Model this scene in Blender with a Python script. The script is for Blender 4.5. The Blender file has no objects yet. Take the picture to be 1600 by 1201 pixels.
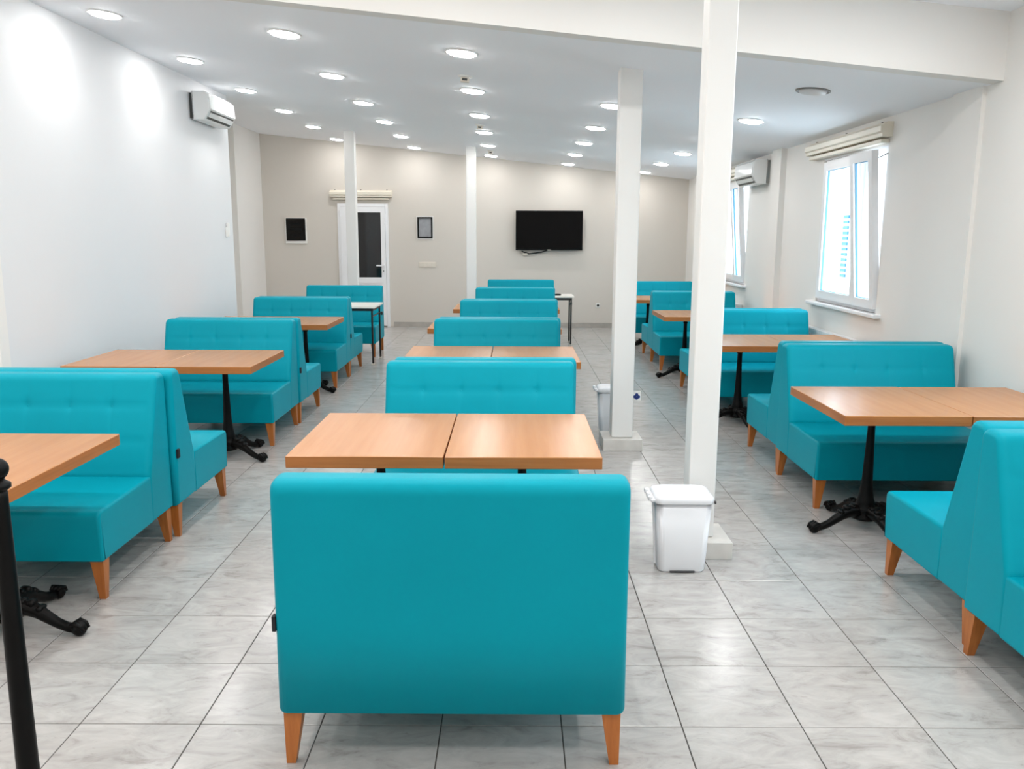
import bpy, bmesh, math, random
from mathutils import Vector, Matrix

random.seed(7)
SC = bpy.context.scene
COL = SC.collection
PI = math.pi


def lin(r, g, b):
    def f(c):
        c /= 255.0
        return c / 12.92 if c <= 0.04045 else ((c + 0.055) / 1.055) ** 2.4
    return (f(r), f(g), f(b), 1.0)


# ------------------------------------------------------------------ camera
CAM_H = 1.6056
PITCH, YAW, ROLL = 0.177252517, -0.000994865516, 0.00471169925
fw = Vector((math.sin(YAW) * math.cos(PITCH), math.cos(YAW) * math.cos(PITCH), -math.sin(PITCH)))
rt = Vector((math.cos(YAW), -math.sin(YAW), 0))
up = rt.cross(fw)
r2 = math.cos(ROLL) * rt + math.sin(ROLL) * up
u2 = -math.sin(ROLL) * rt + math.cos(ROLL) * up
cam_data = bpy.data.cameras.new('camera')
cam_data.sensor_fit = 'HORIZONTAL'
cam_data.sensor_width = 36.0
cam_data.lens = 1307.09 / 1600 * 36.0
cam_data.clip_start = 0.05
cam_data.clip_end = 200
cam = bpy.data.objects.new('camera', cam_data)
COL.objects.link(cam)
M = Matrix(((r2.x, u2.x, -fw.x), (r2.y, u2.y, -fw.y), (r2.z, u2.z, -fw.z))).to_4x4()
M.translation = Vector((0, 0, CAM_H))
cam.matrix_world = M
SC.camera = cam

# ------------------------------------------------------------------ world / exposure
world = bpy.data.worlds.new('daylight')
SC.world = world
world.use_nodes = True
bg = world.node_tree.nodes['Background']
bg.inputs[0].default_value = (0.74, 0.88, 1.0, 1)
bg.inputs[1].default_value = 9.0
SC.view_settings.view_transform = 'Standard'
SC.view_settings.look = 'None'
SC.view_settings.exposure = 0.06
SC.view_settings.gamma = 1.0
SC.view_settings.use_curve_mapping = False
SC.cycles.use_denoising = True
SC.cycles.diffuse_bounces = 7
LAMP_W = 6.6            # watts of one downlight
FRONT_W = 14.0          # watts of one unseen lamp added in the raised front ceiling
LAMP_RGB = (1.0, 0.988, 0.972)


# ------------------------------------------------------------------ materials
def new_mat(name):
    m = bpy.data.materials.new(name)
    m.use_nodes = True
    nt = m.node_tree
    return m, nt, nt.nodes['Principled BSDF']


def plain(name, rgb, rough=0.5, metal=0.0, spec=0.5, bump=None, vary=0.0, vscale=3.0, coat=0.0):
    """procedural paint / plastic / metal: a colour with a little noise and optional fine relief"""
    m, nt, b = new_mat(name)
    b.inputs['Roughness'].default_value = rough
    b.inputs['Metallic'].default_value = metal
    b.inputs['Specular IOR Level'].default_value = spec
    b.inputs['Coat Weight'].default_value = coat
    N, L = nt.nodes, nt.links
    geo = N.new('ShaderNodeTexCoord')
    c = lin(*rgb)
    if vary > 0:
        nz = N.new('ShaderNodeTexNoise')
        nz.inputs['Scale'].default_value = vscale
        nz.inputs['Detail'].default_value = 4
        L.new(geo.outputs['Object'], nz.inputs['Vector'])
        rp = N.new('ShaderNodeValToRGB')
        rp.color_ramp.elements[0].position = 0.3
        rp.color_ramp.elements[1].position = 0.7
        rp.color_ramp.elements[0].color = tuple(max(0, x * (1 - vary)) for x in c[:3]) + (1,)
        rp.color_ramp.elements[1].color = tuple(min(1, x * (1 + vary)) for x in c[:3]) + (1,)
        L.new(nz.outputs['Fac'], rp.inputs['Fac'])
        L.new(rp.outputs['Color'], b.inputs['Base Color'])
    else:
        b.inputs['Base Color'].default_value = c
    if bump:
        nz2 = N.new('ShaderNodeTexNoise')
        nz2.inputs['Scale'].default_value = bump[0]
        nz2.inputs['Detail'].default_value = 3
        L.new(geo.outputs['Object'], nz2.inputs['Vector'])
        bp = N.new('ShaderNodeBump')
        bp.inputs['Strength'].default_value = bump[1]
        bp.inputs['Distance'].default_value = 0.002
        L.new(nz2.outputs['Fac'], bp.inputs['Height'])
        L.new(bp.outputs['Normal'], b.inputs['Normal'])
    return m


def wood(name, c1, c2, stretch, rough=0.32, spec=0.5):
    m, nt, b = new_mat(name)
    N, L = nt.nodes, nt.links
    tc = N.new('ShaderNodeTexCoord')
    mp = N.new('ShaderNodeMapping')
    mp.inputs['Scale'].default_value = stretch
    L.new(tc.outputs['Object'], mp.inputs['Vector'])
    oi = N.new('ShaderNodeObjectInfo')
    ad = N.new('ShaderNodeVectorMath')
    ad.operation = 'ADD'
    mu = N.new('ShaderNodeMath')
    mu.operation = 'MULTIPLY'
    mu.inputs[1].default_value = 37.0
    L.new(oi.outputs['Random'], mu.inputs[0])
    L.new(mp.outputs['Vector'], ad.inputs[0])
    L.new(mu.outputs[0], ad.inputs[1])
    nz = N.new('ShaderNodeTexNoise')
    nz.inputs['Scale'].default_value = 1.0
    nz.inputs['Detail'].default_value = 6
    nz.inputs['Roughness'].default_value = 0.6
    L.new(ad.outputs[0], nz.inputs['Vector'])
    rp = N.new('ShaderNodeValToRGB')
    rp.color_ramp.elements[0].position = 0.32
    rp.color_ramp.elements[1].position = 0.68
    rp.color_ramp.elements[0].color = lin(*c1)
    rp.color_ramp.elements[1].color = lin(*c2)
    L.new(nz.outputs['Fac'], rp.inputs['Fac'])
    L.new(rp.outputs['Color'], b.inputs['Base Color'])
    b.inputs['Roughness'].default_value = rough
    b.inputs['Specular IOR Level'].default_value = spec
    return m


TX0, TY0, TS = -1.0327, 2.5363, 0.4


def tile_material():
    m, nt, b = new_mat('marbled_tile')
    N, L = nt.nodes, nt.links
    geo = N.new('ShaderNodeNewGeometry')
    # which tile: floor((p - origin) / size)
    sub = N.new('ShaderNodeVectorMath'); sub.operation = 'SUBTRACT'
    sub.inputs[1].default_value = (TX0, TY0, 0)
    L.new(geo.outputs['Position'], sub.inputs[0])
    dv = N.new('ShaderNodeVectorMath'); dv.operation = 'DIVIDE'
    dv.inputs[1].default_value = (TS, TS, 1000)
    L.new(sub.outputs[0], dv.inputs[0])
    fl = N.new('ShaderNodeVectorMath'); fl.operation = 'FLOOR'
    L.new(dv.outputs[0], fl.inputs[0])
    wn = N.new('ShaderNodeTexWhiteNoise'); wn.noise_dimensions = '3D'
    L.new(fl.outputs[0], wn.inputs['Vector'])
    sc = N.new('ShaderNodeVectorMath'); sc.operation = 'SCALE'
    sc.inputs['Scale'].default_value = 40.0
    L.new(wn.outputs['Color'], sc.inputs[0])
    st = N.new('ShaderNodeVectorMath'); st.operation = 'MULTIPLY'
    st.inputs[1].default_value = (4.0, 8.5, 1.0)
    L.new(geo.outputs['Position'], st.inputs[0])
    ad = N.new('ShaderNodeVectorMath'); ad.operation = 'ADD'
    L.new(st.outputs[0], ad.inputs[0]); L.new(sc.outputs[0], ad.inputs[1])
    n1 = N.new('ShaderNodeTexNoise')
    n1.inputs['Scale'].default_value = 1.5; n1.inputs['Detail'].default_value = 9
    n1.inputs['Roughness'].default_value = 0.66; n1.inputs['Distortion'].default_value = 0.9
    L.new(ad.outputs[0], n1.inputs['Vector'])
    rp = N.new('ShaderNodeValToRGB')
    e = rp.color_ramp.elements
    e[0].position = 0.30; e[0].color = lin(148, 144, 140)
    e[1].position = 0.66; e[1].color = lin(187, 184, 181)
    k = rp.color_ramp.elements.new(0.43); k.color = lin(171, 168, 165)
    L.new(n1.outputs['Fac'], rp.inputs['Fac'])
    # thin darker flecks
    n2 = N.new('ShaderNodeTexNoise')
    n2.inputs['Scale'].default_value = 5.5; n2.inputs['Detail'].default_value = 7
    n2.inputs['Roughness'].default_value = 0.7
    L.new(ad.outputs[0], n2.inputs['Vector'])
    rp2 = N.new('ShaderNodeValToRGB')
    rp2.color_ramp.elements[0].position = 0.26; rp2.color_ramp.elements[0].color = (0.68, 0.67, 0.65, 1)
    rp2.color_ramp.elements[1].position = 0.40; rp2.color_ramp.elements[1].color = (1, 1, 1, 1)
    L.new(n2.outputs['Fac'], rp2.inputs['Fac'])
    mx = N.new('ShaderNodeMix'); mx.data_type = 'RGBA'; mx.blend_type = 'MULTIPLY'
    mx.inputs['Factor'].default_value = 0.8
    L.new(rp.outputs['Color'], mx.inputs['A']); L.new(rp2.outputs['Color'], mx.inputs['B'])
    L.new(mx.outputs['Result'], b.inputs['Base Color'])
    b.inputs['Roughness'].default_value = 0.2
    b.inputs['Specular IOR Level'].default_value = 0.5
    bp = N.new('ShaderNodeBump'); bp.inputs['Strength'].default_value = 0.06; bp.inputs['Distance'].default_value = 0.002
    L.new(n1.outputs['Fac'], bp.inputs['Height']); L.new(bp.outputs['Normal'], b.inputs['Normal'])
    return m


def glass_material(name, tint=(1, 1, 1), gloss=0.08):
    m = bpy.data.materials.new(name)
    m.use_nodes = True
    nt = m.node_tree
    for n in list(nt.nodes):
        nt.nodes.remove(n)
    out = nt.nodes.new('ShaderNodeOutputMaterial')
    tr = nt.nodes.new('ShaderNodeBsdfTransparent'); tr.inputs[0].default_value = (*tint, 1)
    gl = nt.nodes.new('ShaderNodeBsdfGlossy'); gl.inputs['Roughness'].default_value = 0.02
    mx = nt.nodes.new('ShaderNodeMixShader'); mx.inputs[0].default_value = gloss
    nt.links.new(tr.outputs[0], mx.inputs[1]); nt.links.new(gl.outputs[0], mx.inputs[2])
    nt.links.new(mx.outputs[0], out.inputs['Surface'])
    return m


def emitter(name, rgb, strength):
    m, nt, b = new_mat(name)
    b.inputs['Base Color'].default_value = (0.9, 0.9, 0.9, 1)
    b.inputs['Emission Color'].default_value = (*rgb, 1)
    b.inputs['Emission Strength'].default_value = strength
    return m


MAT = {
    'paint_white': plain('white_wall_paint', (224, 224, 225), 0.62, vary=0.012, vscale=0.8),
    'paint_cream': plain('cream_wall_paint', (233, 230, 226), 0.62, vary=0.012, vscale=0.8),
    'paint_ceiling': plain('ceiling_paint', (246, 247, 251), 0.7, vary=0.01, vscale=0.6),
    'column_paint': plain('column_paint', (230, 228, 225), 0.5, bump=(60, 0.1), vary=0.01),
    'tile': tile_material(),
    'grout': plain('grout', (58, 54, 50), 0.85, vary=0.15, vscale=8),
    'plinth': plain('plinth_stone', (206, 202, 196), 0.3, vary=0.09, vscale=9),
    'paint_far': plain('beige_wall_paint', (213, 206, 197), 0.62, vary=0.012, vscale=0.8),
    'skirting': plain('skirting_stone', (180, 174, 167), 0.3, vary=0.12, vscale=7),
    'vinyl': plain('turquoise_leatherette', (0, 147, 165), 0.42, spec=0.1, bump=(420, 0.12), vary=0.03, vscale=2.2),
    'leg_wood': wood('leg_wood', (160, 90, 34), (186, 112, 50), (40, 40, 4), 0.4),
    'top_wood': wood('beech_laminate', (174, 118, 70), (184, 128, 80), (22, 1.3, 6), 0.27, 0.35),
    'edge_wood': wood('beech_edge', (158, 94, 42), (178, 110, 56), (2.5, 2.5, 60), 0.35),
    'iron': plain('black_cast_iron', (5, 5, 5), 0.42, spec=0.16, bump=(60, 0.25), vary=0.2, vscale=12),
    'black_metal': plain('black_steel', (16, 16, 17), 0.4, vary=0.1),
    'pvc': plain('white_pvc', (238, 238, 240), 0.3, vary=0.01),
    'cornice': plain('cream_pvc', (228, 220, 204), 0.35, vary=0.02),
    'screw': plain('screw_metal', (70, 66, 60), 0.35, metal=0.8),
    'gasket': plain('gasket_blue_reflection', (96, 150, 180), 0.5),  # blue of a reflection put into the gasket colour
    'glass': glass_material('window_glass', (0.97, 0.99, 1.0), 0.07),
    'dark_glass': plain('door_glass_dark_room', (30, 30, 31), 0.05, spec=0.6, vary=0.15, vscale=1.5),  # darkness of the room behind the door put into the glass colour
    'tinted': plain('tinted_cover', (14, 12, 11), 0.14, spec=0.2),
    'tv_black': plain('tv_screen', (2, 2, 3), 0.12, spec=0.12),
    'tv_bezel': plain('tv_bezel', (6, 6, 7), 0.35, spec=0.2),
    'cable': plain('cable_rubber', (24, 24, 25), 0.5),
    'ac_white': plain('ac_plastic', (226, 227, 226), 0.25, vary=0.012),
    'ac_dark': plain('ac_dark', (60, 62, 60), 0.4),
    'bin_white': plain('bin_plastic', (224, 225, 228), 0.3, vary=0.01),
    'bin_grey': plain('bin_pedal', (60, 60, 62), 0.5),
    'white_top': plain('white_laminate', (236, 230, 220), 0.3, vary=0.015),
    'plastic_white': plain('white_plastic', (236, 234, 230), 0.35),
    'plastic_beige': plain('beige_plastic', (222, 214, 202), 0.35),
    'socket_dark': plain('socket_holes', (40, 38, 36), 0.6),
    'picture': plain('framed_sheet', (150, 152, 156), 0.35, vary=0.1, vscale=14),
    'tag': plain('black_label_cloth', (18, 20, 26), 0.7),
    'blue_mark': plain('blue_print', (34, 56, 130), 0.5),
    'lamp_on': emitter('lamp_diffuser', LAMP_RGB, LAMP_W / (PI * .0325)),
    'lamp_front': emitter('added_front_lamp_diffuser', LAMP_RGB, 6.0),
    'lamp_off': plain('lamp_off_diffuser', (214, 214, 216), 0.35),
    'rim_off': plain('unlit_lamp_rim', (120, 116, 114), 0.4),
    'ac_grey': plain('ac_plate', (150, 152, 150), 0.4),
    'ac_gloss': plain('ac_glossy_panel', (232, 233, 232), 0.1, vary=0.01),
    'lamp_rim': plain('lamp_rim', (238, 238, 238), 0.35),
    'radiator': plain('radiator_enamel', (240, 240, 240), 0.3),
    'render_out': plain('outside_render', (232, 234, 236), 0.8, vary=0.03),
    'blue_shutter': plain('outside_blue_shutter', (24, 84, 132), 0.6),
    'yard': plain('yard_concrete', (214, 214, 212), 0.9, vary=0.08),
}


# ------------------------------------------------------------------ helpers
def finish(bm, name, mat, parent=None, smooth=False, weighted=False, recalc=True):
    if recalc:
        bmesh.ops.recalc_face_normals(bm, faces=bm.faces[:])
    me = bpy.data.meshes.new(name)
    bm.to_mesh(me)
    bm.free()
    if smooth:
        for p in me.polygons:
            p.use_smooth = True
    mats = mat if isinstance(mat, (list, tuple)) else [mat]
    for k in mats:
        me.materials.append(MAT[k])
    o = bpy.data.objects.new(name, me)
    COL.objects.link(o)
    if parent:
        o.parent = parent
    if weighted:
        w = o.modifiers.new('weighted_normal', 'WEIGHTED_NORMAL')
        w.keep_sharp = True
    return o


def box_bm(x0, x1, y0, y1, z0, z1, bm=None, bevel=0.0, seg=2):
    own = bmesh.new()
    bmesh.ops.create_cube(own, size=1)
    for v in own.verts:
        v.co = Vector((x0 + (v.co.x + .5) * (x1 - x0), y0 + (v.co.y + .5) * (y1 - y0), z0 + (v.co.z + .5) * (z1 - z0)))
    if bevel:
        bmesh.ops.bevel(own, geom=own.edges[:], offset=bevel, segments=seg, affect='EDGES', profile=0.5)
    if bm is None:
        return own
    merge(bm, own)
    return bm


def merge(dst, src, mtx=None):
    me = bpy.data.meshes.new('tmp')
    src.to_mesh(me)
    src.free()
    if mtx is not None:
        me.transform(mtx)
    dst.from_mesh(me)
    bpy.data.meshes.remove(me)


def box(name, x0, x1, y0, y1, z0, z1, mat, parent=None, bevel=0.0, seg=2):
    return finish(box_bm(x0, x1, y0, y1, z0, z1, bevel=bevel, seg=seg), name, mat, parent, smooth=bevel > 0, weighted=bevel > 0)


def lathe_bm(prof, seg=24, bm=None):
    b = bm or bmesh.new()
    rings = []
    for r, z in prof:
        if r <= 1e-6:
            rings.append([b.verts.new((0, 0, z))])
        else:
            rings.append([b.verts.new((r * math.cos(2 * PI * i / seg), r * math.sin(2 * PI * i / seg), z)) for i in range(seg)])
    for a, c in zip(rings, rings[1:]):
        for i in range(seg):
            j = (i + 1) % seg
            if len(a) == 1 and len(c) == 1:
                continue
            if len(a) == 1:
                b.faces.new((a[0], c[i], c[j]))
            elif len(c) == 1:
                b.faces.new((a[i], a[j], c[0]))
            else:
                b.faces.new((a[i], a[j], c[j], c[i]))
    for end in (rings[0], rings[-1]):
        if len(end) > 1:
            b.faces.new(end)
    return b


def tube_bm(pts, radii, seg=10, bm=None, squash=1.0):
    """sweep a round section along a path with a radius per point"""
    b = bm or bmesh.new()
    rings = []
    P = [Vector(p) for p in pts]
    for i, p in enumerate(P):
        t = (P[min(i + 1, len(P) - 1)] - P[max(i - 1, 0)]).normalized()
        ref = Vector((0, 0, 1)) if abs(t.z) < 0.95 else Vector((0, 1, 0))
        s = t.cross(ref).normalized()
        n = s.cross(t).normalized()
        r = radii[i] if isinstance(radii, (list, tuple)) else radii
        rings.append([b.verts.new(p + s * (r * squash * math.cos(2 * PI * k / seg)) + n * (r * math.sin(2 * PI * k / seg))) for k in range(seg)])
    for a, c in zip(rings, rings[1:]):
        for k in range(seg):
            j = (k + 1) % seg
            b.faces.new((a[k], a[j], c[j], c[k]))
    b.faces.new(rings[0])
    b.faces.new(rings[-1])
    return b


def extrude_x(profile, xs, inset, disp=None):
    """closed (y,z) profile swept along x; profile shrinks by inset(x) for rounded ends; disp(x,y,z,n)->Vector offset"""
    b = bmesh.new()
    n = len(profile)
    nor = []
    for i in range(n):
        a = Vector(profile[i - 1]); c = Vector(profile[(i + 1) % n])
        t = (c - a)
        if t.length < 1e-9:
            t = Vector((1, 0))
        t.normalize()
        nor.append(Vector((t.y, -t.x)))
    area = sum(profile[i - 1][0] * profile[i][1] - profile[i][0] * profile[i - 1][1] for i in range(n))
    if area < 0:
        nor = [-v for v in nor]
    rings = []
    for x in xs:
        k = inset(x)
        ring = []
        for (y, z), nn in zip(profile, nor):
            p = Vector((x, y - nn.x * k, z - nn.y * k))
            if disp:
                p += disp(x, y, z, nn)
            ring.append(b.verts.new(p))
        rings.append(ring)
    for a, c in zip(rings, rings[1:]):
        for i in range(n):
            j = (i + 1) % n
            b.faces.new((a[i], a[j], c[j], c[i]))
    b.faces.new(rings[0])
    b.faces.new(list(reversed(rings[-1])))
    return b


def round_profile(pts, radii, seg=5):
    """round the corners of a closed (y,z) polygon"""
    out = []
    n = len(pts)
    for i in range(n):
        p = Vector(pts[i]); a = Vector(pts[i - 1]); c = Vector(pts[(i + 1) % n])
        r = radii[i]
        if r <= 0:
            out.append(tuple(p)); continue
        d1 = (a - p).normalized(); d2 = (c - p).normalized()
        ang = d1.angle(d2)
        t = r / math.tan(ang / 2)
        p1 = p + d1 * t; p2 = p + d2 * t
        for k in range(seg + 1):
            s = k / seg
            q = p1 * (1 - s) ** 2 + p * 2 * s * (1 - s) + p2 * s ** 2
            out.append(tuple(q))
    return out


def end_xs(w, r, inner):
    h = w / 2
    left = [-h, -h + r * .08, -h + r * .3, -h + r * .6, -h + r]
    return left + inner + [-x for x in reversed(left)]


def end_inset(w, r):
    h = w / 2

    def f(x):
        d = h - abs(x)
        if d >= r - 1e-6:
            return 0.0
        u = 1 - d / r
        return r * (1 - math.sqrt(max(0, 1 - u * u)))
    return f


def empty(name, loc=(0, 0, 0), rz=0.0):
    o = bpy.data.objects.new(name, None)
    o.empty_display_size = 0.1
    COL.objects.link(o)
    o.location = loc
    o.rotation_euler = (0, 0, rz)
    return o


def tag(o, label, cat, group=None):
    o['label'] = label
    o['category'] = cat
    if group:
        o['group'] = group
    return o


def structure(o, label=None):
    o['kind'] = 'structure'
    if label:
        o['label'] = label
    return o


def copy_tree(o, parent=None):
    c = o.copy()
    COL.objects.link(c)
    c.parent = parent
    for ch in [x for x in bpy.data.objects if x.parent == o]:
        copy_tree(ch, c)
    return c


# ------------------------------------------------------------------ dimensions of the room
XL, XR = -3.34, 3.0           # left wall, right wall
YF = 14.7                     # far wall
YH = 5.38                     # face of the header between the two ceilings
CS = -0.0989
CZ0 = 3.276 + CS * 4.374      # ceiling height at x = 0


def cz(x):
    return CZ0 + CS * x


RISE = 0.40                   # the front ceiling lies this much higher


def slab(name, x0, x1, y0, y1, z0f, z1f, mat):
    b = bmesh.new()
    vs = []
    for (x, y) in ((x0, y0), (x1, y0), (x1, y1), (x0, y1)):
        vs.append((b.verts.new((x, y, z0f(x))), b.verts.new((x, y, z1f(x)))))
    for i in range(4):
        j = (i + 1) % 4
        b.faces.new((vs[i][0], vs[j][0], vs[j][1], vs[i][1]))
    b.faces.new([v[0] for v in vs])
    b.faces.new([v[1] for v in vs])
    return finish(b, name, mat)


# floor: grout bed with every tile laid on it
floor = empty('floor')
structure(floor)
box('grout_bed', -5.4, 3.2, -2.7, 14.9, -0.08, -0.0025, 'grout', floor)
tile_mesh_bm = box_bm(-TS / 2 + .0018, TS / 2 - .0018, -TS / 2 + .0018, TS / 2 - .0018, -0.012, 0, bevel=0.0012, seg=1)
tile0 = finish(tile_mesh_bm, 'tile', 'tile', floor)
cells = []
for i in range(-11, 11):
    for j in range(-13, 31):
        x = TX0 + (i + .5) * TS
        y = TY0 + (j + .5) * TS
        if x - TS / 2 < -5.4 or x + TS / 2 > 3.25 or y - TS / 2 < -2.75 or y - TS / 2 > 14.7:
            continue
        if y > 5.6 and x < XL - .2 and y < 10.0:
            continue
        d = Vector((x, y, -CAM_H))
        depth = d.dot(fw)
        seen = False
        if depth > 0.3:
            for ex in (-.2, .2):
                for ey in (-.2, .2):
                    q = Vector((x + ex, y + ey, -CAM_H))
                    qd = q.dot(fw)
                    if qd > .2 and abs(q.dot(r2) / qd) < 800 / 1307 and abs(q.dot(u2) / qd) < 600 / 1307:
                        seen = True
        cells.append((0 if seen else 1, depth if seen else 99, x, y))
cells.sort()
near = [c for c in cells if c[0] == 0][:300]
rest = [c for c in cells if c not in near]
for k, (_, _, x, y) in enumerate(near):
    t = tile0 if k == 0 else tile0.copy()
    if k:
        COL.objects.link(t)
        t.parent = floor
    t.location = (x, y, random.uniform(-.0004, 0))
fb = bmesh.new()
for (_, _, x, y) in rest:
    h = TS / 2 - .0018
    vs = [fb.verts.new((x + sx * h, y + sy * h, 0)) for sx, sy in ((-1, -1), (1, -1), (1, 1), (-1, 1))]
    lo = [fb.verts.new((v.co.x, v.co.y, -0.01)) for v in vs]
    fb.faces.new(vs)
    for i in range(4):
        j = (i + 1) % 4
        fb.faces.new((vs[i], lo[i], lo[j], vs[j]))
tf = finish(fb, 'tile_field', 'tile', floor)
tf['kind'] = 'stuff'

# ceilings and header
o = slab('ceiling', -4.75, 3.22, YH + .12, 14.95, lambda x: cz(x), lambda x: cz(x) + .12, 'paint_ceiling'); structure(o)
o = slab('ceiling', -5.45, 3.22, -2.8, YH, lambda x: cz(x) + RISE, lambda x: cz(x) + RISE + .12, 'paint_ceiling'); structure(o)
o = slab('wall_header', -5.45, 3.22, YH, YH + .12, lambda x: cz(x), lambda x: cz(x) + RISE + .12, 'paint_cream'); structure(o)

# far wall, left walls, back wall
TOP = 3.75
o = box('wall_far', -4.9, 3.25, YF, YF + .2, -.1, 3.5, 'paint_far'); structure(o)
o = box('wall_back', -5.5, 3.25, -2.9, -2.7, -.1, 4.2, 'paint_cream'); structure(o)
lw = box_bm(XL - .25, XL, YH + .12, 10.12, -.1, 3.6)
o = finish(lw, 'wall_left', 'paint_white'); structure(o)
o = box('wall_left_recess', -4.62, -4.42, 9.9, 14.75, -.1, 3.6, 'paint_far'); structure(o)
o = box('wall_left_return', -4.62, XL - .25, 9.9, 10.12, -.1, 3.6, 'paint_cream'); structure(o)
o = box('wall_left_pilaster', -4.43, -4.32, 13.35, 14.71, -.1, 3.6, 'paint_cream'); structure(o)
o = box('wall_left_wing', -5.5, XL, YH + .02, YH + .12, -.1, 3.6, 'paint_cream'); structure(o)
o = box('wall_left_front', -5.5, -5.3, -2.8, YH + .05, -.1, 4.2, 'paint_cream'); structure(o)

# right wall with three window openings
WINS = [6.93, 10.95, 2.91]        # near jamb of each window
WW, WZ0, WZ1 = 1.40, 0.975, 2.33
rw = bmesh.new()
ys = [-2.8]
for w in sorted(WINS):
    ys += [w, w + WW]
ys.append(14.75)
box_bm(XR, XR + .22, ys[0], ys[-1], -.1, WZ0, rw)
box_bm(XR, XR + .22, ys[0], ys[-1], WZ1, 3.6, rw)
for k in range(0, len(ys), 2):
    box_bm(XR, XR + .22, ys[k], ys[k + 1], WZ0, WZ1, rw)
o = finish(rw, 'wall_right', 'paint_cream'); structure(o)
for y0, y1, px in ((9.49, 9.82, 2.935), (5.56, 5.92, 2.972), (13.6, 13.9, 2.93)):
    o = box('wall_right_pilaster', px, XR + .02, y0, y1, -.1, 3.0, 'paint_cream'); structure(o)

# skirting
o = box('baseboard_far', -2.1, 3.0, YF - .012, YF + .01, 0, .085, 'skirting', bevel=.003); structure(o)
o = box('baseboard_far', -4.32, -3.12, YF - .012, YF + .01, 0, .085, 'skirting', bevel=.003); structure(o)
o = box('baseboard_left', XL - .01, XL + .012, YH + .14, 10.12, 0, .085, 'skirting', bevel=.003); structure(o)
yy = [-2.6, 5.55, 5.93, 9.48, 9.83, 13.59, 13.91, YF - .02]
for k in range(0, len(yy), 2):
    o = box('baseboard_right', XR - .012, XR + .01, yy[k], yy[k + 1], 0, .085, 'skirting', bevel=.003); structure(o)


# ------------------------------------------------------------------ columns
def column(cx, cy, w, ztop, label, ped=True):
    root = empty('column', (cx, cy, 0))
    structure(root, label)
    z0 = .088 if ped else 0
    box('shaft', -w / 2, w / 2, -w / 2, w / 2, z0, ztop, 'column_paint', root, bevel=.008)
    if ped:
        box('plinth', -.148, .148, -.148, .148, 0, .088, 'plinth', root, bevel=.003)
    return root


column(.960, 4.14, .136, cz(.96) + RISE + .02, 'nearest white square column standing behind the white pedal bin')
column(.832, 6.28, .16, cz(.83) + .02, 'second white square column from the camera, on a tiled plinth')
column(-2.42, 12.75, .15, cz(-2.42) + .02, 'slim white column in front of the glazed door')
column(-.65, 13.1, .15, cz(-.65) + .02, 'slim white column left of the television on the far wall')

# ------------------------------------------------------------------ windows
def make_window(name, y0, label, tilt=True):
    root = empty(name, (XR, y0, WZ0))
    structure(root, label)
    W, H = WW, WZ1 - WZ0
    fx0, fx1 = .02, .085
    f = bmesh.new()
    t = .065
    box_bm(fx0, fx1, 0, W, 0, t, f); box_bm(fx0, fx1, 0, W, H - t, H, f)
    box_bm(fx0, fx1, 0, t, t, H - t, f); box_bm(fx0, fx1, W - t, W, t, H - t, f)
    box_bm(fx0, fx1, .42, .50, t, H - t, f)
    finish(f, 'window_frame', 'pvc', root)
    box('lining', .001, fx0, 0, W, H - .012, H, 'pvc', root)

    def sash(ya, yb, rot, handle):
        s = bmesh.new()
        k = .075
        h = H - .07
        x0, x1 = -.035, .02
        box_bm(x0, x1, 0, yb - ya, 0, k, s); box_bm(x0, x1, 0, yb - ya, h - k, h, s)
        box_bm(x0, x1, 0, k, k, h - k, s); box_bm(x0, x1, yb - ya - k, yb - ya, k, h - k, s)
        so = finish(s, 'sash', 'pvc', root)
        so.location = (.02, ya, .035)
        so.rotation_euler = (0, -rot, 0)
        box('pane', -.012, -.004, k - .005, yb - ya - k + .005, k - .005, h - k + .005, 'glass', so)
        g = bmesh.new()
        for yg in (k, yb - ya - k - .005):
            box_bm(-.018, -.001, yg, yg + .005, k, h - k, g)
        for zg in (k, h - k - .005):
            box_bm(-.018, -.001, k, yb - ya - k, zg, zg + .005, g)
        finish(g, 'gasket', 'gasket', so)
        if handle:
            hb = bmesh.new()
            box_bm(-.05, -.035, .018, .042, h * .42, h * .42 + .07, hb, bevel=.004)
            box_bm(-.075, -.058, .02, .04, h * .42 + .02, h * .42 + .15, hb, bevel=.005)
            box_bm(-.06, -.045, .024, .036, h * .42 + .025, h * .42 + .045, hb)
            finish(hb, 'handle', 'pvc', so)
    sash(.03, .485, math.radians(4.8) if tilt else 0, False)
    sash(.47, W - .03, 0, False)
    if tilt:
        # stay arm of the tilted sash
        a = tube_bm([(.03, .05, H - .06), (-.05, .06, H - .1), (-.10, .07, H - .12)], .005, 6)
        finish(a, 'stay_arm', 'screw', root)
    box('window_sill', -.06, .03, -.10, W + .12, -.035, 0.0, 'pvc', root, bevel=.008)
    return root


make_window('window_1', WINS[0], 'white window with a tilted sash under the cream cornice')
make_window('window_2', WINS[1], 'far white window with a tilted sash beyond the air conditioner')
make_window('window_3', WINS[2], 'white window in the right wall beside the nearest benches')


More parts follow.
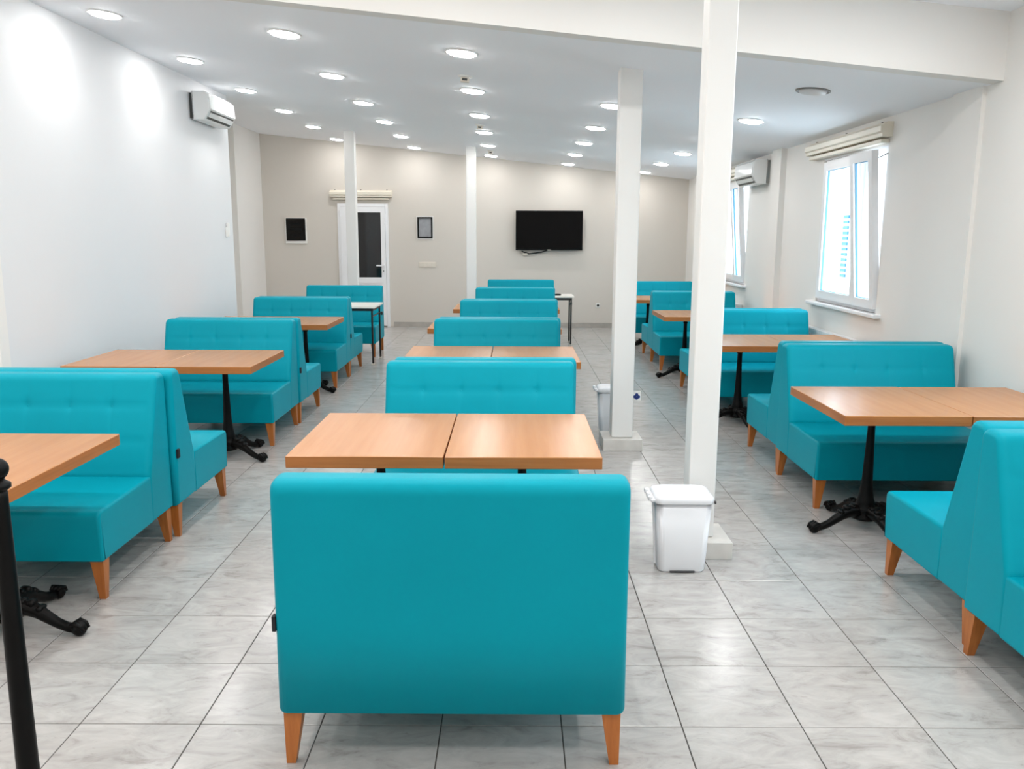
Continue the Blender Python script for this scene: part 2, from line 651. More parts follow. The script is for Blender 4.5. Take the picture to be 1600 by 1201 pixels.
def cornice(x, y, z, length, rz, label):
    """moulded box above an opening; local x along the wall, local -y out of the wall"""
    root = empty('cornice', (x, y, z), rz)
    prof = round_profile([(0, 0), (-.085, 0), (-.085, .03), (-.10, .04), (-.10, .085), (-.06, .10), (-.05, .115), (0, .115)],
                         [0, .006, .006, .006, .01, .006, .006, 0], 3)
    L2 = length / 2
    b = extrude_x(prof, [-L2, L2], lambda x: 0)
    finish(b, 'cornice_box', 'cornice', root, weighted=True)
    box('lower_moulding', -L2 + .05, L2 - .05, -.07, 0, -.045, -.012, 'cornice', root, bevel=.006)
    for sx in (-.42, 0, .42):
        s = lathe_bm([(.0, .012), (.009, .01), (.011, 0), (.0, 0)][::-1], 10)
        so = finish(s, 'screw', 'screw', root, smooth=True)
        so.location = (sx * length, -.03, .115)
    tag(root, label, 'cornice')
    return root


cornice(XR, (6.86 + 8.64) / 2, 2.385, 1.76, PI / 2 * -1, 'cream moulded cornice above the right-hand window')
cornice(XR, 11.78, 2.385, 1.66, PI / 2 * -1, 'cream cornice above the far window beyond the air conditioner')
cornice(-2.616, YF, 2.225, 1.06, 0, 'cream moulded cornice above the glazed door')

# outside
yard = box('ground', 3.3, 40, -30, 50, -.6, -.5, 'yard'); structure(yard)
nb = empty('neighbour_house', (9.5, 20, -.5))
box('wall', 0, 6, -14, 40, 0, 3.6, 'render_out', nb)
for yk, zk, n in ((3.9, .95, 12),):
    wq = box('shutter_frame', -.06, .0, yk, yk + 1.1, zk - .1, zk + 2.0, 'render_out', nb)
    for q in range(n):
        box('shutter_slat', -.1, -.055, yk + .06, yk + 1.04, zk + q * .15, zk + q * .15 + .09, 'blue_shutter', wq)
tag(nb, 'pale house with blue shutter slats seen through the window', 'house')

# ------------------------------------------------------------------ door in the far wall
door = empty('door_1', (-2.595, YF, 0))
structure(door, 'white glazed door in the far wall behind a slim column')
f = bmesh.new()
DW, DH = .435, 2.12
box_bm(-DW, -DW + .05, -.035, .02, 0, DH, f, bevel=.004); box_bm(DW - .05, DW, -.035, .02, 0, DH, f, bevel=.004)
box_bm(-DW + .05, DW - .05, -.035, .02, DH - .05, DH, f)
finish(f, 'door_frame', 'pvc', door)
f = bmesh.new()
a, c = -DW + .052, DW - .052
box_bm(a, a + .1, -.055, .0, .02, DH - .055, f); box_bm(c - .075, c, -.055, 0, .02, DH - .055, f)
for z0, z1 in ((.02, .12), (.76, .86), (DH - .15, DH - .055)):
    box_bm(a + .1, c - .075, -.055, 0, z0, z1, f)
leaf = finish(f, 'door_leaf', 'pvc', door)
box('pane', a + .095, c - .07, -.03, -.012, .855, DH - .145, 'dark_glass', leaf)
box('lower_panel', a + .095, c - .07, -.036, -.01, .115, .765, 'pvc', leaf, bevel=.004)
hb = bmesh.new()
box_bm(c - .052, c - .022, -.066, -.055, .93, 1.13, hb, bevel=.004)
box_bm(c - .16, c - .024, -.105, -.088, 1.055, 1.078, hb, bevel=.006)
box_bm(c - .045, c - .027, -.1, -.06, 1.057, 1.076, hb)
finish(hb, 'handle', 'pvc', leaf)
lk = finish(lathe_bm([(0, 0), (.009, 0), (.009, .006), (0, .006)], 12), 'keyhole', 'screw', leaf)
lk.rotation_euler = (PI / 2, 0, 0); lk.location = (c - .037, -.066, .97)
for z in (.3, 1.1, 1.9):
    h = finish(lathe_bm([(0, 0), (.011, 0), (.011, .1), (0, .1)], 10), 'hinge', 'pvc', door)
    h.location = (-DW + .045, -.052, z)

# ------------------------------------------------------------------ downlights
LX = [-2.9, -1.635, -.375, .888, 2.143]
LY = [6.28, 7.87, 9.45, 10.97, 12.55, 14.15]


def make_downlight(mat, rim_mat, watts=0.0):
    root = empty('ceiling_downlight')
    rim = lathe_bm([(.100, 0), (.100, -.006), (.112, -.010), (.120, -.008), (.122, 0)], 32)
    finish(rim, 'rim', rim_mat, root, smooth=True)
    # shallow opal dome standing a little proud of the ceiling; it is the light source itself
    d = lathe_bm([(.0995, -.002), (.0995, -.010), (.092, -.018), (.06, -.023), (0, -.025)], 16)
    finish(d, 'diffuser', mat, root, smooth=True)
    if watts:
        ld = bpy.data.lights.new('added_front_lamp', 'AREA')
        ld.shape = 'DISK'
        ld.size = .18
        ld.energy = watts
        ld.color = LAMP_RGB
        lo = bpy.data.objects.new('lamp', ld)
        COL.objects.link(lo)
        lo.parent = root
        lo.location = (0, 0, -.028)
    return root


ORD = ['first', 'second', 'third', 'fourth', 'fifth', 'sixth']
TILT = math.atan(CS)
on0 = make_downlight('lamp_on', 'lamp_rim')
off0 = make_downlight('lamp_off', 'rim_off')
front0 = make_downlight('lamp_front', 'lamp_rim', FRONT_W)
first = True
for j, y in enumerate(LY):
    for i, x in enumerate(LX):
        if j == 0 and i == 3:
            continue
        if j == 0 and i == 4:
            r = off0
            tag(r, 'unlit round downlight with a thin dark rim near the right wall', 'ceiling light', 'round recessed ceiling lights')
        else:
            r = on0 if first else copy_tree(on0)
            first = False
            tag(r, 'lit round downlight, %s from the left in the %s row from the camera' % (ORD[i], ORD[j]), 'ceiling light', 'round recessed ceiling lights')
        r.location = (x, y, cz(x))
        r.rotation_euler = (0, -TILT, 0)
first = True
for x, y in [(x_, y_) for y_ in (-1.2, .6, 2.45, 4.2) for x_ in (-4.3, -2.9, -1.635, -.375, .888, 2.143)]:  # unseen lamps added to brighten the header and the nearest bench back
    if y < 1 and x in (-2.9, -.375):
        continue
    r = front0 if first else copy_tree(front0)
    first = False
    tag(r, 'lit round downlight added in the raised front ceiling, out of the picture above the camera', 'ceiling light', 'added downlights of the raised front ceiling')
    r.location = (x, y, cz(x) + RISE)
    r.rotation_euler = (0, -TILT, 0)


# ceiling sensors
def sensor(x, y, label, w):
    root = empty('ceiling_sensor', (x, y, cz(x)))
    root.rotation_euler = (0, -TILT, 0)
    finish(lathe_bm([(0, -.012), (w * .9, -.012), (w, -.004), (w, 0), (0, 0)], 24), 'base_plate', 'plastic_white', root, smooth=True)
    box('sensor_head', -w * .6, w * .6, -w * .5, w * .5, -.05, -.012, 'plastic_beige', root, bevel=.006)
    box('sensor_lens', -w * .35, w * .35, -w * .52, -w * .49, -.04, -.022, 'ac_dark', root)
    tag(root, label, 'sensor')


sensor(-.403, 7.2, 'small white ceiling sensor between the two nearest middle downlights', .06)
sensor(-.404, 10.3, 'small white ceiling sensor farther along the middle downlights', .055)
sensor(-.36, 13.35, 'tiny ceiling sensor near the far wall, farthest of three', .05)


# ------------------------------------------------------------------ bench sofas
SW, SD = 1.05, .785
BUT_X = [-.315, -.105, .105, .315]
BUT_Z = .755


def make_sofa():
    root = empty('bench_sofa')
    # seat block
    prof = round_profile([(.25, .178), (.25, .418), (SD, .412), (SD - .016, .178)], [0, 0, .035, .012], 5)
    b = extrude_x(prof, end_xs(SW, .016, []), end_inset(SW, .016))
    finish(b, 'seat', 'vinyl', root, smooth=True, weighted=True)
    # wedge-shaped backrest with a dimpled, buttoned front
    zt = .905
    fr_ = [(.262 - (.262 - .118) * (k / 26.0), .42 + (zt - .42) * (k / 26.0)) for k in range(27)]
    front = fr_[:24]
    base = [(.0, .178), (.262, .178)] + front
    corner = round_profile([front[-1], fr_[-1], (.0, zt), (.0, .5)], [0, .046, .046, 0], 7)[1:-1]
    profile = base + corner + [(0, .7), (0, .45)]
    nrm = Vector((zt - .42, .262 - .118)).normalized()
    inner = []
    x = -SW / 2 + .03
    xs = set()
    for bx_ in BUT_X:
        for d in (-.045, -.03, -.02, -.012, -.006, 0, .006, .012, .02, .03, .045):
            xs.add(round(bx_ + d, 4))
    for q in (-.49, -.46, -.42, -.38, -.21, 0, .21, .38, .42, .46, .49):
        xs.add(q)
    inner = sorted(xs)

    def disp(x, y, z, nn):
        if not (.43 < z < .885 and y > .10):
            return Vector((0, 0, 0))
        d = 0.0
        edge = min(1.0, (SW / 2 - abs(x)) / .05)
        for bx_ in BUT_X:
            rr = ((x - bx_) ** 2 + (z - BUT_Z) ** 2) ** .5
            d += .006 * math.exp(-(rr / .018) ** 2) + .002 * math.exp(-(rr / .06) ** 2)
            d += .0012 * math.exp(-((x - bx_) / .012) ** 2) * (1 if .50 < z < .86 else 0)
        d += .0032 * math.exp(-((z - BUT_Z) / .014) ** 2)
        d += .0026 * math.exp(-((z - .585) / .014) ** 2)
        # slight crown of the padding
        d -= .004 * math.sin(PI * min(1, max(0, (z - .43) / .45)))
        d *= edge
        return Vector((0, -nrm.x * d, -nrm.y * d))
    b = extrude_x(profile, end_xs(SW, .026, inner), end_inset(SW, .026), disp)
    back = finish(b, 'backrest', 'vinyl', root, smooth=True, weighted=True)
    for bx_ in BUT_X:
        s = lathe_bm([(0, .003), (.004, .0026), (.007, .0005), (.007, -.004), (0, -.004)], 12)
        so = finish(s, 'button', 'vinyl', back, smooth=True)
        yb = .262 - (.262 - .118) * ((BUT_Z - .42) / (zt - .42))
        so.location = (bx_, yb - .0095, BUT_Z - .003)
        so.rotation_euler = (-PI / 2 + math.atan2(nrm.y, nrm.x), 0, 0)
    # four tapered wooden legs, outer faces upright
    for sx in (-1, 1):
        for fy in (0, 1):
            lb = bmesh.new()
            top, bot, h = .058, .028, .178
            xo = sx * (SW / 2 - .012)
            yo = SD - .03 if fy else .014
            dy = -1 if fy else 1
            up_, lo_ = [], []
            for (ux, uy) in ((0, 0), (1, 0), (1, 1), (0, 1)):
                up_.append(lb.verts.new((xo - sx * ux * top, yo + dy * uy * top, h)))
                lo_.append(lb.verts.new((xo - sx * (ux * bot + .002), yo + dy * (uy * bot + .002), 0)))
            for i in range(4):
                j = (i + 1) % 4
                lb.faces.new((up_[i], up_[j], lo_[j], lo_[i]))
            lb.faces.new(up_); lb.faces.new(lo_)
            finish(lb, 'leg', 'leg_wood', root)
    return root


sofa0 = make_sofa()
sofa_used = [False]
sofa_tags = []


def place_sofa(xc, yback, facing, label, group, tag_side=0, jig=0.0, wide=1.0):
    """facing 'away': seat beyond the back, 'camera': seat towards the camera"""
    r = copy_tree(sofa0) if sofa_used[0] else sofa0
    sofa_used[0] = True
    r.location = (xc, yback, 0)
    r.rotation_euler = (0, 0, (0 if facing == 'away' else PI) + math.radians(jig))
    r.scale = (wide, 1, 1)
    tag(r, label, 'sofa', group)
    if tag_side:
        sofa_tags.append((r, tag_side if facing == 'away' else -tag_side))
    return r


G = .006
GC, GL_, GR = 'turquoise benches of the middle row', 'turquoise benches of the left row', 'turquoise benches of the right row'
# middle row
place_sofa(-.180, 2.315, 'away', 'turquoise bench nearest the camera, its plain back filling the foreground', GC, -1)
mid = [(-.182, 4.72, 'second'), (-.14, 7.12, 'third'), (-.054, 9.22, 'fourth'), (.02, 11.35, 'fifth')]
for x, y, nm in mid:
    place_sofa(x, y - G, 'camera', 'turquoise buttoned bench facing the camera, %s backrest from the front in the middle row' % nm, GC, 0, random.uniform(-.3, .3))
    place_sofa(x + .022, y + G, 'away', 'turquoise bench facing away, back-to-back with the middle row\'s %s backrest' % nm, GC, 0, random.uniform(-.3, .3))
place_sofa(.12, 13.42, 'camera', 'farthest turquoise bench of the middle row, below the television', GC)
# left row
place_sofa(-2.318, 4.255 - G, 'camera', 'turquoise bench at the left picture edge, facing the camera behind the nearest table', GL_)
place_sofa(-2.295, 4.255 + G, 'away', 'turquoise bench facing away, back-to-back with the bench at the left edge', GL_, 1)
place_sofa(-2.345, 7.0 - G, 'camera', 'turquoise bench facing the camera beyond the second table of the left row', GL_)
place_sofa(-2.335, 7.0 + G, 'away', 'turquoise bench facing away behind the left row\'s second camera-facing bench', GL_, 1)
place_sofa(-2.37, 9.45 - G, 'camera', 'turquoise bench facing the camera beyond the third wooden table of the left row', GL_)
place_sofa(-2.375, 9.45 + G, 'away', 'turquoise bench facing away in front of the white folding table at left', GL_, 1)
place_sofa(-2.335, 11.72, 'camera', 'farthest turquoise bench of the left row, in front of the glazed door', GL_)
# right row
place_sofa(2.308, 3.075 - G, 'camera', 'turquoise bench cut by the right picture edge, facing the camera', GR, wide=1.045)
place_sofa(2.341, 3.075 + G, 'away', 'turquoise bench facing away beside the nearest table of the right row', GR, wide=1.045)
place_sofa(2.342, 5.56 - G, 'camera', 'turquoise buttoned bench facing the camera behind the nearest right-hand table', GR, wide=1.045)
place_sofa(2.359, 5.56 + G, 'away', 'turquoise bench facing away, back-to-back behind the nearest right-hand table\'s bench', GR, wide=1.045)
place_sofa(2.31, 8.15 - G, 'camera', 'bright turquoise bench facing the camera beside the window, right of the near column', GR, wide=1.0)
place_sofa(2.318, 8.15 + G, 'away', 'turquoise bench facing away behind the bright bench beside the window', GR, wide=1.0)
place_sofa(2.285, 10.74 - G, 'camera', 'turquoise bench facing the camera between the two near columns', GR, wide=1.0)
place_sofa(2.30, 10.74 + G, 'away', 'turquoise bench facing away at the farthest wooden table of the right row', GR, wide=1.0)
place_sofa(2.25, 13.12, 'camera', 'farthest turquoise bench of the right row, close to the far wall', GR)


# small black cloth labels sewn into the side seam of some benches
for r, s_ in sofa_tags:
    t = box('cloth_tag', -.006, .006, -.013, .013, -.024, .024, 'tag', r, bevel=.002)
    t.location = (s_ * (SW / 2 + .004), .022, .46)
    t['label'] = 'small black cloth tag'

# ------------------------------------------------------------------ pedestal tables
TW, TD, TH, TT = .632, .825, .73, .05


def make_table():
    root = empty('pedestal_table')
    b = box_bm(-TW / 2, TW / 2, -TD / 2, TD / 2, TH - TT, TH, bevel=.0025, seg=1)
    for f in b.faces:
        f.normal_update()
        f.material_index = 0 if f.normal.z > .7 else 1
    me = finish(b, 'tabletop', ['top_wood', 'edge_wood'], root)
    # fixing plate below the top, pole with turned foot
    p = bmesh.new()
    box_bm(-.17, .17, -.025, .025, TH - TT - .012, TH - TT, p)
    box_bm(-.025, .025, -.17, .17, TH - TT - .012, TH - TT, p)
    finish(p, 'fixing_plate', 'iron', root)
    prof = [(.0, .06), (.062, .06), (.066, .075), (.05, .092), (.058, .105), (.058, .125), (.046, .14), (.050, .155), (.043, .175), (.036, .21),
            (.029, .28), (.024, .42), (.020, .56), (.020, .615), (.026, .62), (.026, .632), (.020, .637), (.022, .66), (.04, TH - TT - .012), (0, TH - TT - .012)]
    finish(lathe_bm(prof, 20), 'pole', 'iron', root, smooth=True)
    fb_ = bmesh.new()
    pts = [(.02, 0, .098), (.06, 0, .108), (.10, 0, .106), (.14, 0, .092), (.18, 0, .070), (.22, 0, .048), (.26, 0, .034), (.295, 0, .030)]
    rad = [.036, .036, .034, .030, .026, .022, .021, .022]
    tube_bm(pts, rad, 10, fb_, squash=.85)
    # scroll on top of the knee and ribs
    for (cx_, cz_, r_) in ((.115, .128, .017), (.152, .108, .014), (.078, .134, .013)):
        tube_bm([(cx_, -.022, cz_), (cx_, -.012, cz_), (cx_, .012, cz_), (cx_, .022, cz_)], [r_ * .7, r_, r_, r_ * .7], 10, fb_)
    # claw: ball toe with knuckles
    bb = bmesh.new()
    bmesh.ops.create_uvsphere(bb, u_segments=12, v_segments=8, radius=.030)
    merge(fb_, bb, Matrix.Translation((.312, 0, .0302)))
    for yo in (-.019, 0, .019):
        tube_bm([(.285, yo * .8, .048), (.305, yo, .058), (.328, yo * 1.05, .048), (.341, yo, .028)], [.008, .010, .009, .006], 6, fb_)
    foot0 = finish(fb_, 'foot', 'iron', root, smooth=True)
    for k in range(4):
        f = foot0 if k == 0 else foot0.copy()
        if k:
            COL.objects.link(f)
            f.parent = root
        f.rotation_euler = (0, 0, PI / 2 * k)
    return root


tab0 = make_table()
tab_used = [False]


def place_table(xc, yc, label, group, base_rot, rz=0.0):
    r = copy_tree(tab0) if tab_used[0] else tab0
    tab_used[0] = True
    r.location = (xc, yc, 0)
    r.rotation_euler = (0, 0, math.radians(rz))
    k = 0
    for ch in [c for c in bpy.data.objects if c.parent == r and c.name.split('.')[0] == 'foot']:
        ch.rotation_euler = (0, 0, PI / 2 * k + base_rot)
        k += 1
    tag(r, label, 'table', group)
    return r


def table_pair(x0, x1, y0, la, lb_, group, rot=-.4):
    w = TW / 2
    xc = (x0 + x1) / 2
    place_table(xc - w - .0025, y0 + TD / 2, la, group, rot, random.uniform(-.15, .15))
    place_table(xc + w + .0025, y0 + TD / 2 + random.uniform(-.006, .006), lb_, group, rot, random.uniform(-.15, .15))


GT = 'wooden pedestal tables set in pairs'
table_pair(-.905, .355, 3.24, 'beech-topped table nearest the camera in the middle row, left of the seam',
           'beech-topped table nearest the camera in the middle row, right of the seam', GT, .5)
table_pair(-.79, .475, 5.79, 'beech-topped table behind the middle row\'s second backrest, left half',
           'beech-topped table behind the middle row\'s second backrest, right half', GT, .5)
table_pair(-.80, .45, 7.86, 'beech-topped table showing past the left end of the third middle backrest',
           'beech-topped table hidden behind the right half of the third middle backrest', GT, .5)
table_pair(-.70, .54, 9.95, 'beech-topped table whose edge shows left of the fourth middle backrest',
           'beech-topped table whose edge shows right of the fourth middle backrest', GT, .5)
table_pair(-3.01, -1.742, 2.78, 'beech-topped table at the left picture edge, wall side of the pair',
           'beech-topped table at the left picture edge beside the black post', GT, -.12)
table_pair(-3.02, -1.745, 5.50, 'beech-topped table of the left row touching the white wall, second from the front',
           'beech-topped table of the left row, second from the front, aisle side', GT, -.45)
table_pair(-3.08, -1.82, 8.12, 'third wooden table of the left row, wall side, hidden behind benches',
           'third wooden table of the left row, aisle side, beyond the second bench', GT, -.4)
table_pair(1.645, 2.915, 4.05, 'glossy beech-topped table nearest the camera at right, aisle side with clawed iron base',
           'beech-topped table nearest the camera at right, wall side of the seam', GT, .24)
table_pair(1.64, 2.885, 6.69, 'beech-topped table right of the near column, aisle side, before the bright bench',
           'beech-topped table right of the near column, end touching the radiator', GT, .15)
table_pair(1.655, 2.92, 9.12, 'beech-topped table seen between the two near columns, aisle side',
           'beech-topped table hidden behind the near column, window side', GT, .3)
table_pair(1.62, 2.87, 11.56, 'farthest wooden table of the right row, aisle side, beside the second column',
           'farthest wooden table of the right row, wall side', GT, .3)


# white folding tables with black steel legs
def folding_table(x0, x1, y0, y1, label):
    root = empty('folding_table', ((x0 + x1) / 2, (y0 + y1) / 2, 0))
    w, d = (x1 - x0) / 2, (y1 - y0) / 2
    box('tabletop', -w, w, -d, d, .705, .73, 'white_top', root, bevel=.003)
    fr = bmesh.new()
    ix, iy = w - .04, d - .05
    box_bm(-ix, ix, -iy - .012, -iy + .012, .67, .704, fr); box_bm(-ix, ix, iy - .012, iy + .012, .67, .704, fr)
    box_bm(-ix - .012, -ix + .012, -iy, iy, .67, .704, fr); box_bm(ix - .012, ix + .012, -iy, iy, .67, .704, fr)
    finish(fr, 'under_frame', 'black_metal', root)
    for sx in (-1, 1):
        for sy in (-1, 1):
            l = box('leg', -.011, .011, -.011, .011, .012, .67, 'black_metal', root, bevel=.003)
            l.location = (sx * ix, sy * iy, 0)
            ft = box('rubber_foot', -.02, .02, -.02, .02, 0, .02, 'plastic_beige', l, bevel=.004)
        lk_ = finish(tube_bm([(sx * ix, -iy, .60), (sx * ix, iy, .60)], .009, 8), 'cross_bar', 'black_metal', root)
        kn = finish(lathe_bm([(0, 0), (.02, 0), (.024, .01), (.02, .024), (0, .026)], 14), 'clamp_knob', 'black_metal', root, smooth=True)
        kn.location = (sx * (ix + .016), iy, .59)
        kn.rotation_euler = (0, sx * PI / 2, 0)
    tag(root, label, 'table', 'white folding tables')
    return root


folding_table(-2.86, -1.70, 10.25, 10.93, 'white-topped folding table with black steel legs before the glazed door')
folding_table(-.32, .885, 12.16, 12.66, 'white-topped folding table with black legs below the television')

# remote control on the far white table
rc = empty('remote_control', (.62, 12.30, .73), .3)
box('body', -.08, .08, -.022, .022, 0, .022, 'tv_bezel', rc, bevel=.006)
box('keypad', -.06, .05, -.014, .014, .022, .025, 'ac_dark', rc)
tag(rc, 'small black remote control lying on the far white table', 'remote')

# ------------------------------------------------------------------ black post at the left edge
post = empty('stanchion_post', (-1.292, 2.02, 0))
finish(lathe_bm([(0, 0), (.15, 0), (.155, .012), (.14, .026), (.06, .04), (.034, .055), (0, .055)], 32), 'foot_plate', 'iron', post, smooth=True)
sh = []
for k in range(45):
    z = .05 + k * (.92 / 44)
    sh.append(((.0285 - .008 * k / 44) * (1 + .018 * (k % 2)), z))
finish(lathe_bm([(0, .05)] + sh + [(0, .97)], 20), 'shaft', 'iron', post, smooth=True)
finish(lathe_bm([(0, .968), (.022, .968), (.030, .974), (.030, .984), (.020, .990), (.016, .998), (0, .998)], 24), 'collar', 'iron', post, smooth=True)
bb = bmesh.new()
bmesh.ops.create_uvsphere(bb, u_segments=20, v_segments=14, radius=.029)
bl = finish(bb, 'ball_finial', 'iron', post, smooth=True)
bl.location = (0, 0, 1.022)
tag(post, 'black iron post with a ball finial at the left picture edge', 'post')


# ------------------------------------------------------------------ waste bins
def make_bin():
    root = empty('pedal_bin')

    def ring(b, hw, hd, yc, z, r, seg=5):
        vs = []
        for (sx, sy, a0) in ((1, 1, 0), (-1, 1, PI / 2), (-1, -1, PI), (1, -1, 1.5 * PI)):
            for k in range(seg + 1):
                a_ = a0 + PI / 2 * k / seg
                vs.append(b.verts.new((sx * (hw - r) + r * math.cos(a_), yc + sy * (hd - r) + r * math.sin(a_), z)))
        return vs

    def loft(specs, name, mat):
        b = bmesh.new()
        rs = [ring(b, *s) for s in specs]
        n = len(rs[0])
        for a_, c_ in zip(rs, rs[1:]):
            for i in range(n):
                j = (i + 1) % n
                b.faces.new((a_[i], a_[j], c_[j], c_[i]))
        b.faces.new(rs[0]); b.faces.new(rs[-1])
        return finish(b, name, mat, root, smooth=True, weighted=True)
    loft([(.108, .074, .0, 0, .03), (.113, .079, .0, .008, .034), (.117, .083, 0, .06, .034), (.134, .101, .012, .352, .034)], 'body', 'bin_white')
    loft([(.140, .107, .012, .346, .036), (.143, .110, .012, .350, .038), (.143, .110, .012, .366, .038), (.136, .104, .013, .380, .036),
          (.110, .086, .016, .388, .034), (.06, .05, .02, .390, .03)], 'lid', 'bin_white')
    hg = bmesh.new()
    box_bm(-.162, -.135, -.075, .085, .352, .366, hg, bevel=.004)
    for yq in (-.06, 0.0, .06):
        box_bm(-.172, -.15, yq - .008, yq + .018, .356, .378, hg, bevel=.004)
    finish(hg, 'hinge', 'bin_white', root)
    box('pedal', -.06, .06, -.088, -.06, .004, .010, 'bin_grey', root)
    b = tube_bm([(-.124, -.03, .03), (-.142, -.03, .345)], .006, 8)
    finish(b, 'pedal_rod', 'bin_white', root)
    pv = bmesh.new()
    box_bm(.140, .147, -.09, -.076, .350, .362, pv)
    finish(pv, 'lid_pivot', 'bin_grey', root)
    return root


bin0 = make_bin()
bin0.location = (.823, 3.905, 0)
tag(bin0, 'white plastic bin with domed lid in front of the near column', 'bin', 'white plastic bins')
bin1 = copy_tree(bin0)
bin1.location = (.835, 6.755, 0)
tag(bin1, 'white plastic bin half hidden behind the second column', 'bin', 'white plastic bins')

# little sign fixed on the side of the second column
sg = empty('column_sign', (.912, 6.25, .395))
box('plate', 0, .062, -.004, .004, -.03, .045, 'plastic_white', sg, bevel=.003)
mk = bmesh.new()
for (cx_, cz_) in ((.03, .018), (.016, .002), (.044, .002), (.03, -.008)):
    d = lathe_bm([(0, 0), (.0125, 0), (.0125, .0015), (0, .0015)], 14)
    merge(mk, d, Matrix.Translation((cx_, -.004, cz_)) @ Matrix.Rotation(PI / 2, 4, 'X'))
finish(mk, 'blue_emblem', 'blue_mark', sg)
tag(sg, 'small white plate with a blue mark on the second column\'s side', 'sign')


# ------------------------------------------------------------------ air conditioners
def air_conditioner(x, y, z, rz, length, label, plate='ac_dark'):
    """local x along the wall, local -y out of the wall"""
    root = empty('air_conditioner', (x, y, z), rz)
    L2 = length / 2
    box('mounting_plate', -L2 + .03, L2 - .03, -.035, 0, .02, .27, plate, root)  # default dark tone paints in the shadow side of the bracket
    prof = round_profile([(-.035, .0), (-.035, .285), (-.17, .285), (-.205, .25), (-.215, .10), (-.15, .0)], [.006, .01, .02, .02, .02, .015], 4)
    finish(extrude_x(prof, end_xs(length, .012, []), end_inset(length, .012)), 'body', 'ac_white', root, smooth=True, weighted=True)
    pn = round_profile([(-.19, .262), (-.213, .25), (-.224, .105), (-.208, .10)], [0, .006, .004, 0], 3)
    finish(extrude_x(pn, end_xs(length - .03, .004, []), end_inset(length - .03, .004)), 'front_panel', 'ac_gloss', root, smooth=True, weighted=True)
    # outlet: dark slot with a flap
    sl = bmesh.new()
    for (ya, za, yb, zb) in ((-.214, .092, -.203, .078), (-.175, .036, -.160, .016)):
        v = [sl.verts.new((-L2 + .05, ya - .002, za - .002)), sl.verts.new((L2 - .05, ya - .002, za - .002)),
             sl.verts.new((L2 - .05, yb - .002, zb - .002)), sl.verts.new((-L2 + .05, yb - .002, zb - .002))]
        w = [sl.verts.new(q.co + Vector((0, .012, .008))) for q in v]
        sl.faces.new(v); sl.faces.new(w)
        for i in range(4):
            j = (i + 1) % 4
            sl.faces.new((v[i], v[j], w[j], w[i]))
    finish(sl, 'outlet_slot', 'ac_dark', root)
    fl_ = bmesh.new()
    v = [fl_.verts.new(p) for p in ((-L2 + .06, -.203, .073), (L2 - .06, -.203, .073), (L2 - .06, -.177, .036), (-L2 + .06, -.177, .036))]
    w = [fl_.verts.new(q.co + Vector((0, -.008, -.005))) for q in v]
    fl_.faces.new(v); fl_.faces.new(w)
    for i in range(4):
        j = (i + 1) % 4
        fl_.faces.new((v[i], v[j], w[j], w[i]))
    finish(fl_, 'flap', 'ac_white', root)
    box('display', L2 - .16, L2 - .09, -.2215, -.214, .112, .13, 'ac_dark', root)
    tag(root, label, 'air conditioner', 'wall air conditioners')
    return root


air_conditioner(XL, 9.34, 2.755, PI / 2, .80, 'white split air conditioner high on the left wall')
air_conditioner(XR, 10.46, 2.205, -PI / 2, .80, 'white split air conditioner on the right wall above the far window', 'ac_grey')

# ------------------------------------------------------------------ far wall fittings
tv = empty('television', (.611, YF - .0025, 1.676))
box('wall_bracket', -.2, .2, -.05, 0, -.15, .15, 'black_metal', tv)
box('back_housing', -.5, .5, -.085, -.05, -.28, .26, 'tv_bezel', tv, bevel=.01)
box('bezel', -.575, .575, -.11, -.085, -.335, .335, 'tv_bezel', tv, bevel=.004)
box('screen', -.563, .563, -.1115, -.109, -.312, .322, 'tv_black', tv)
finish(tube_bm([(-.02, -.06, -.33), (-.12, -.055, -.365), (-.25, -.05, -.385), (-.34, -.05, -.395), (-.42, -.055, -.372), (-.47, -.06, -.35)], .011, 8), 'cable', 'cable', tv, smooth=True)
box('plug', -.45, -.37, -.075, -.03, -.42, -.385, 'plastic_beige', tv, bevel=.005)
box('stand_logo', -.03, .03, -.113, -.11, -.331, -.321, 'plastic_beige', tv)
tag(tv, 'large black flat television mounted on the far wall', 'television')

pb = empty('fuse_box', (-3.755, YF, 1.668))
box('housing', -.185, .185, -.03, 0, -.235, .205, 'plastic_white', pb, bevel=.006)
box('tinted_door', -.165, .165, -.045, -.03, -.185, .195, 'tinted', pb, bevel=.008)
for zz in (-.09, .01, .10):
    box('breaker_row', -.10, .10, -.0475, -.045, zz - .018, zz + .018, 'tv_bezel', pb)
tag(pb, 'wall fuse box with dark tinted cover left of the door', 'fuse box')

pf = empty('picture_frame', (-1.53, YF, 1.717))
fr = bmesh.new()
for q in ((-.13, .13, .155, .18), (-.13, .13, -.18, -.155), (-.13, -.105, -.155, .155), (.105, .13, -.155, .155)):
    box_bm(q[0], q[1], -.02, 0, q[2], q[3], fr)
finish(fr, 'frame', 'tv_bezel', pf)
box('backing_board', -.148, .148, -.005, 0, -.2, .2, 'plastic_white', pf)
box('sheet', -.107, .107, -.008, 0, -.157, .157, 'picture', pf)
tag(pf, 'small black-framed grey picture right of the door', 'picture')

swp = empty('switch_panel', (-1.50, YF, 1.083))
box('plate', -.15, .15, -.010, 0, -.048, .048, 'plastic_beige', swp, bevel=.003)
for k in range(4):
    box('rocker', -.135 + k * .07, -.135 + k * .07 + .06, -.016, -.010, -.033, .033, 'plastic_beige', swp, bevel=.002)
tag(swp, 'beige four-gang switch panel on the far wall below the picture', 'switch')


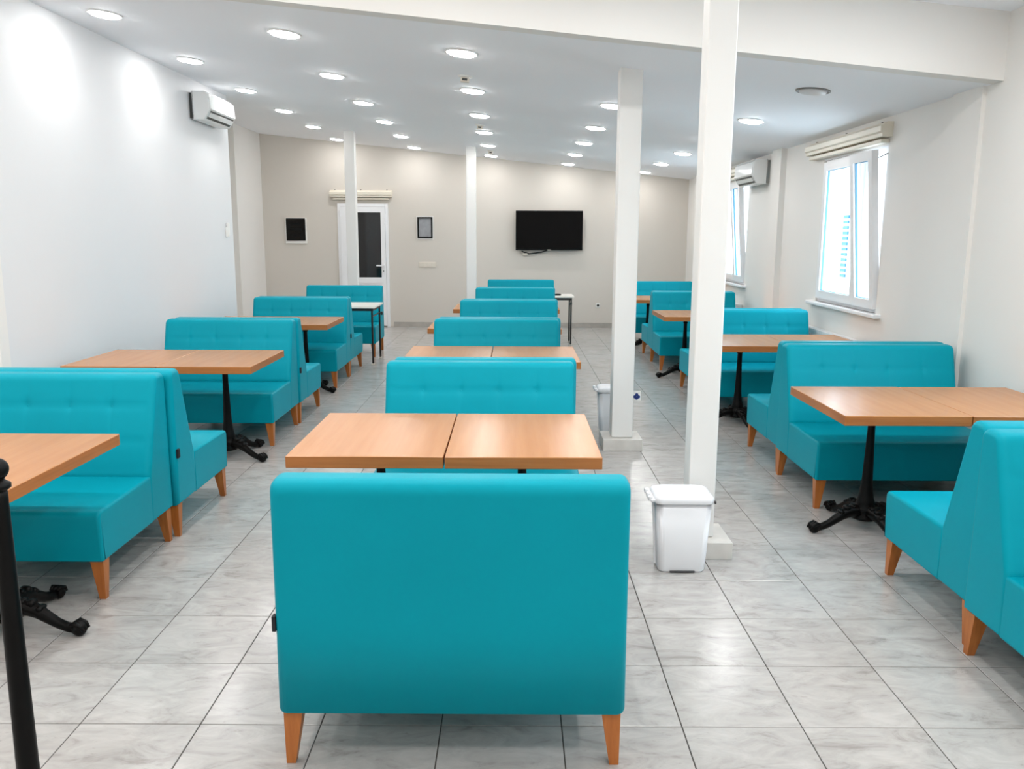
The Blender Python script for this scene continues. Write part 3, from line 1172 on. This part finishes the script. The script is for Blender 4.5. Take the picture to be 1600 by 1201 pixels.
def socket(x, y, z, rz, label):
    r = empty('wall_socket', (x, y, z), rz)
    box('plate', -.04, .04, -.010, 0, -.04, .04, 'plastic_white', r, bevel=.003)
    d = finish(lathe_bm([(0, 0), (.021, 0), (.021, .003), (0, .003)], 20), 'socket_insert', 'socket_dark', r)
    d.rotation_euler = (PI / 2, 0, 0)
    d.location = (0, -.0095, 0)
    tag(r, label, 'socket', 'white wall sockets')


socket(1.486, YF, .39, 0, 'white wall socket low on the far wall below the television')
socket(XR, 8.60, .80, -PI / 2, 'white wall socket beside the right-hand window, above the radiator')

th = empty('wall_controller', (XL, 9.88, 1.64), PI / 2)
box('holder', -.03, .03, -.022, 0, -.08, .03, 'plastic_white', th, bevel=.004)
box('handset', -.024, .024, -.036, -.010, -.07, .085, 'plastic_white', th, bevel=.005)
tag(th, 'slim white remote in its holder on the left wall', 'remote')


# ------------------------------------------------------------------ radiators
def radiator(y0, y1, label):
    root = empty('radiator', (XR - .0025, (y0 + y1) / 2, 0))
    L2 = (y1 - y0) / 2
    box('panel', -.082, -.070, -L2, L2, .14, .70, 'radiator', root, bevel=.004)
    box('back_panel', -.022, -.012, -L2, L2, .14, .70, 'radiator', root, bevel=.003)
    n = int((y1 - y0) / .05)
    rb = bmesh.new()
    for k in range(n):
        yk = -L2 + .03 + k * .05
        box_bm(-.086, -.081, yk, yk + .022, .17, .67, rb)
    finish(rb, 'convector_ribs', 'radiator', root)
    gr = bmesh.new()
    for k in range(n * 2):
        yk = -L2 + .012 + k * .025
        box_bm(-.078, -.014, yk, yk + .008, .700, .716, gr)
    box_bm(-.084, -.074, -L2, L2, .695, .72, gr); box_bm(-.02, -.01, -L2, L2, .695, .72, gr)
    finish(gr, 'top_grille', 'radiator', root)
    for s in (-1, 1):
        box('side_cover', -.084, -.010, s * L2 - .006, s * L2 + .006, .14, .72, 'radiator', root, bevel=.003)
        finish(tube_bm([(-.045, s * (L2 - .08), 0), (-.045, s * (L2 - .08), .15)], .009, 8), 'pipe', 'radiator', root)
        box('wall_bracket', -.02, 0, s * L2 * .7 - .02, s * L2 * .7 + .02, .3, .5, 'radiator', root)
    tag(root, label, 'radiator', 'white panel radiators')


radiator(7.22, 8.50, 'white panel radiator under the right-hand window')
radiator(10.95, 12.25, 'white panel radiator under the far window')
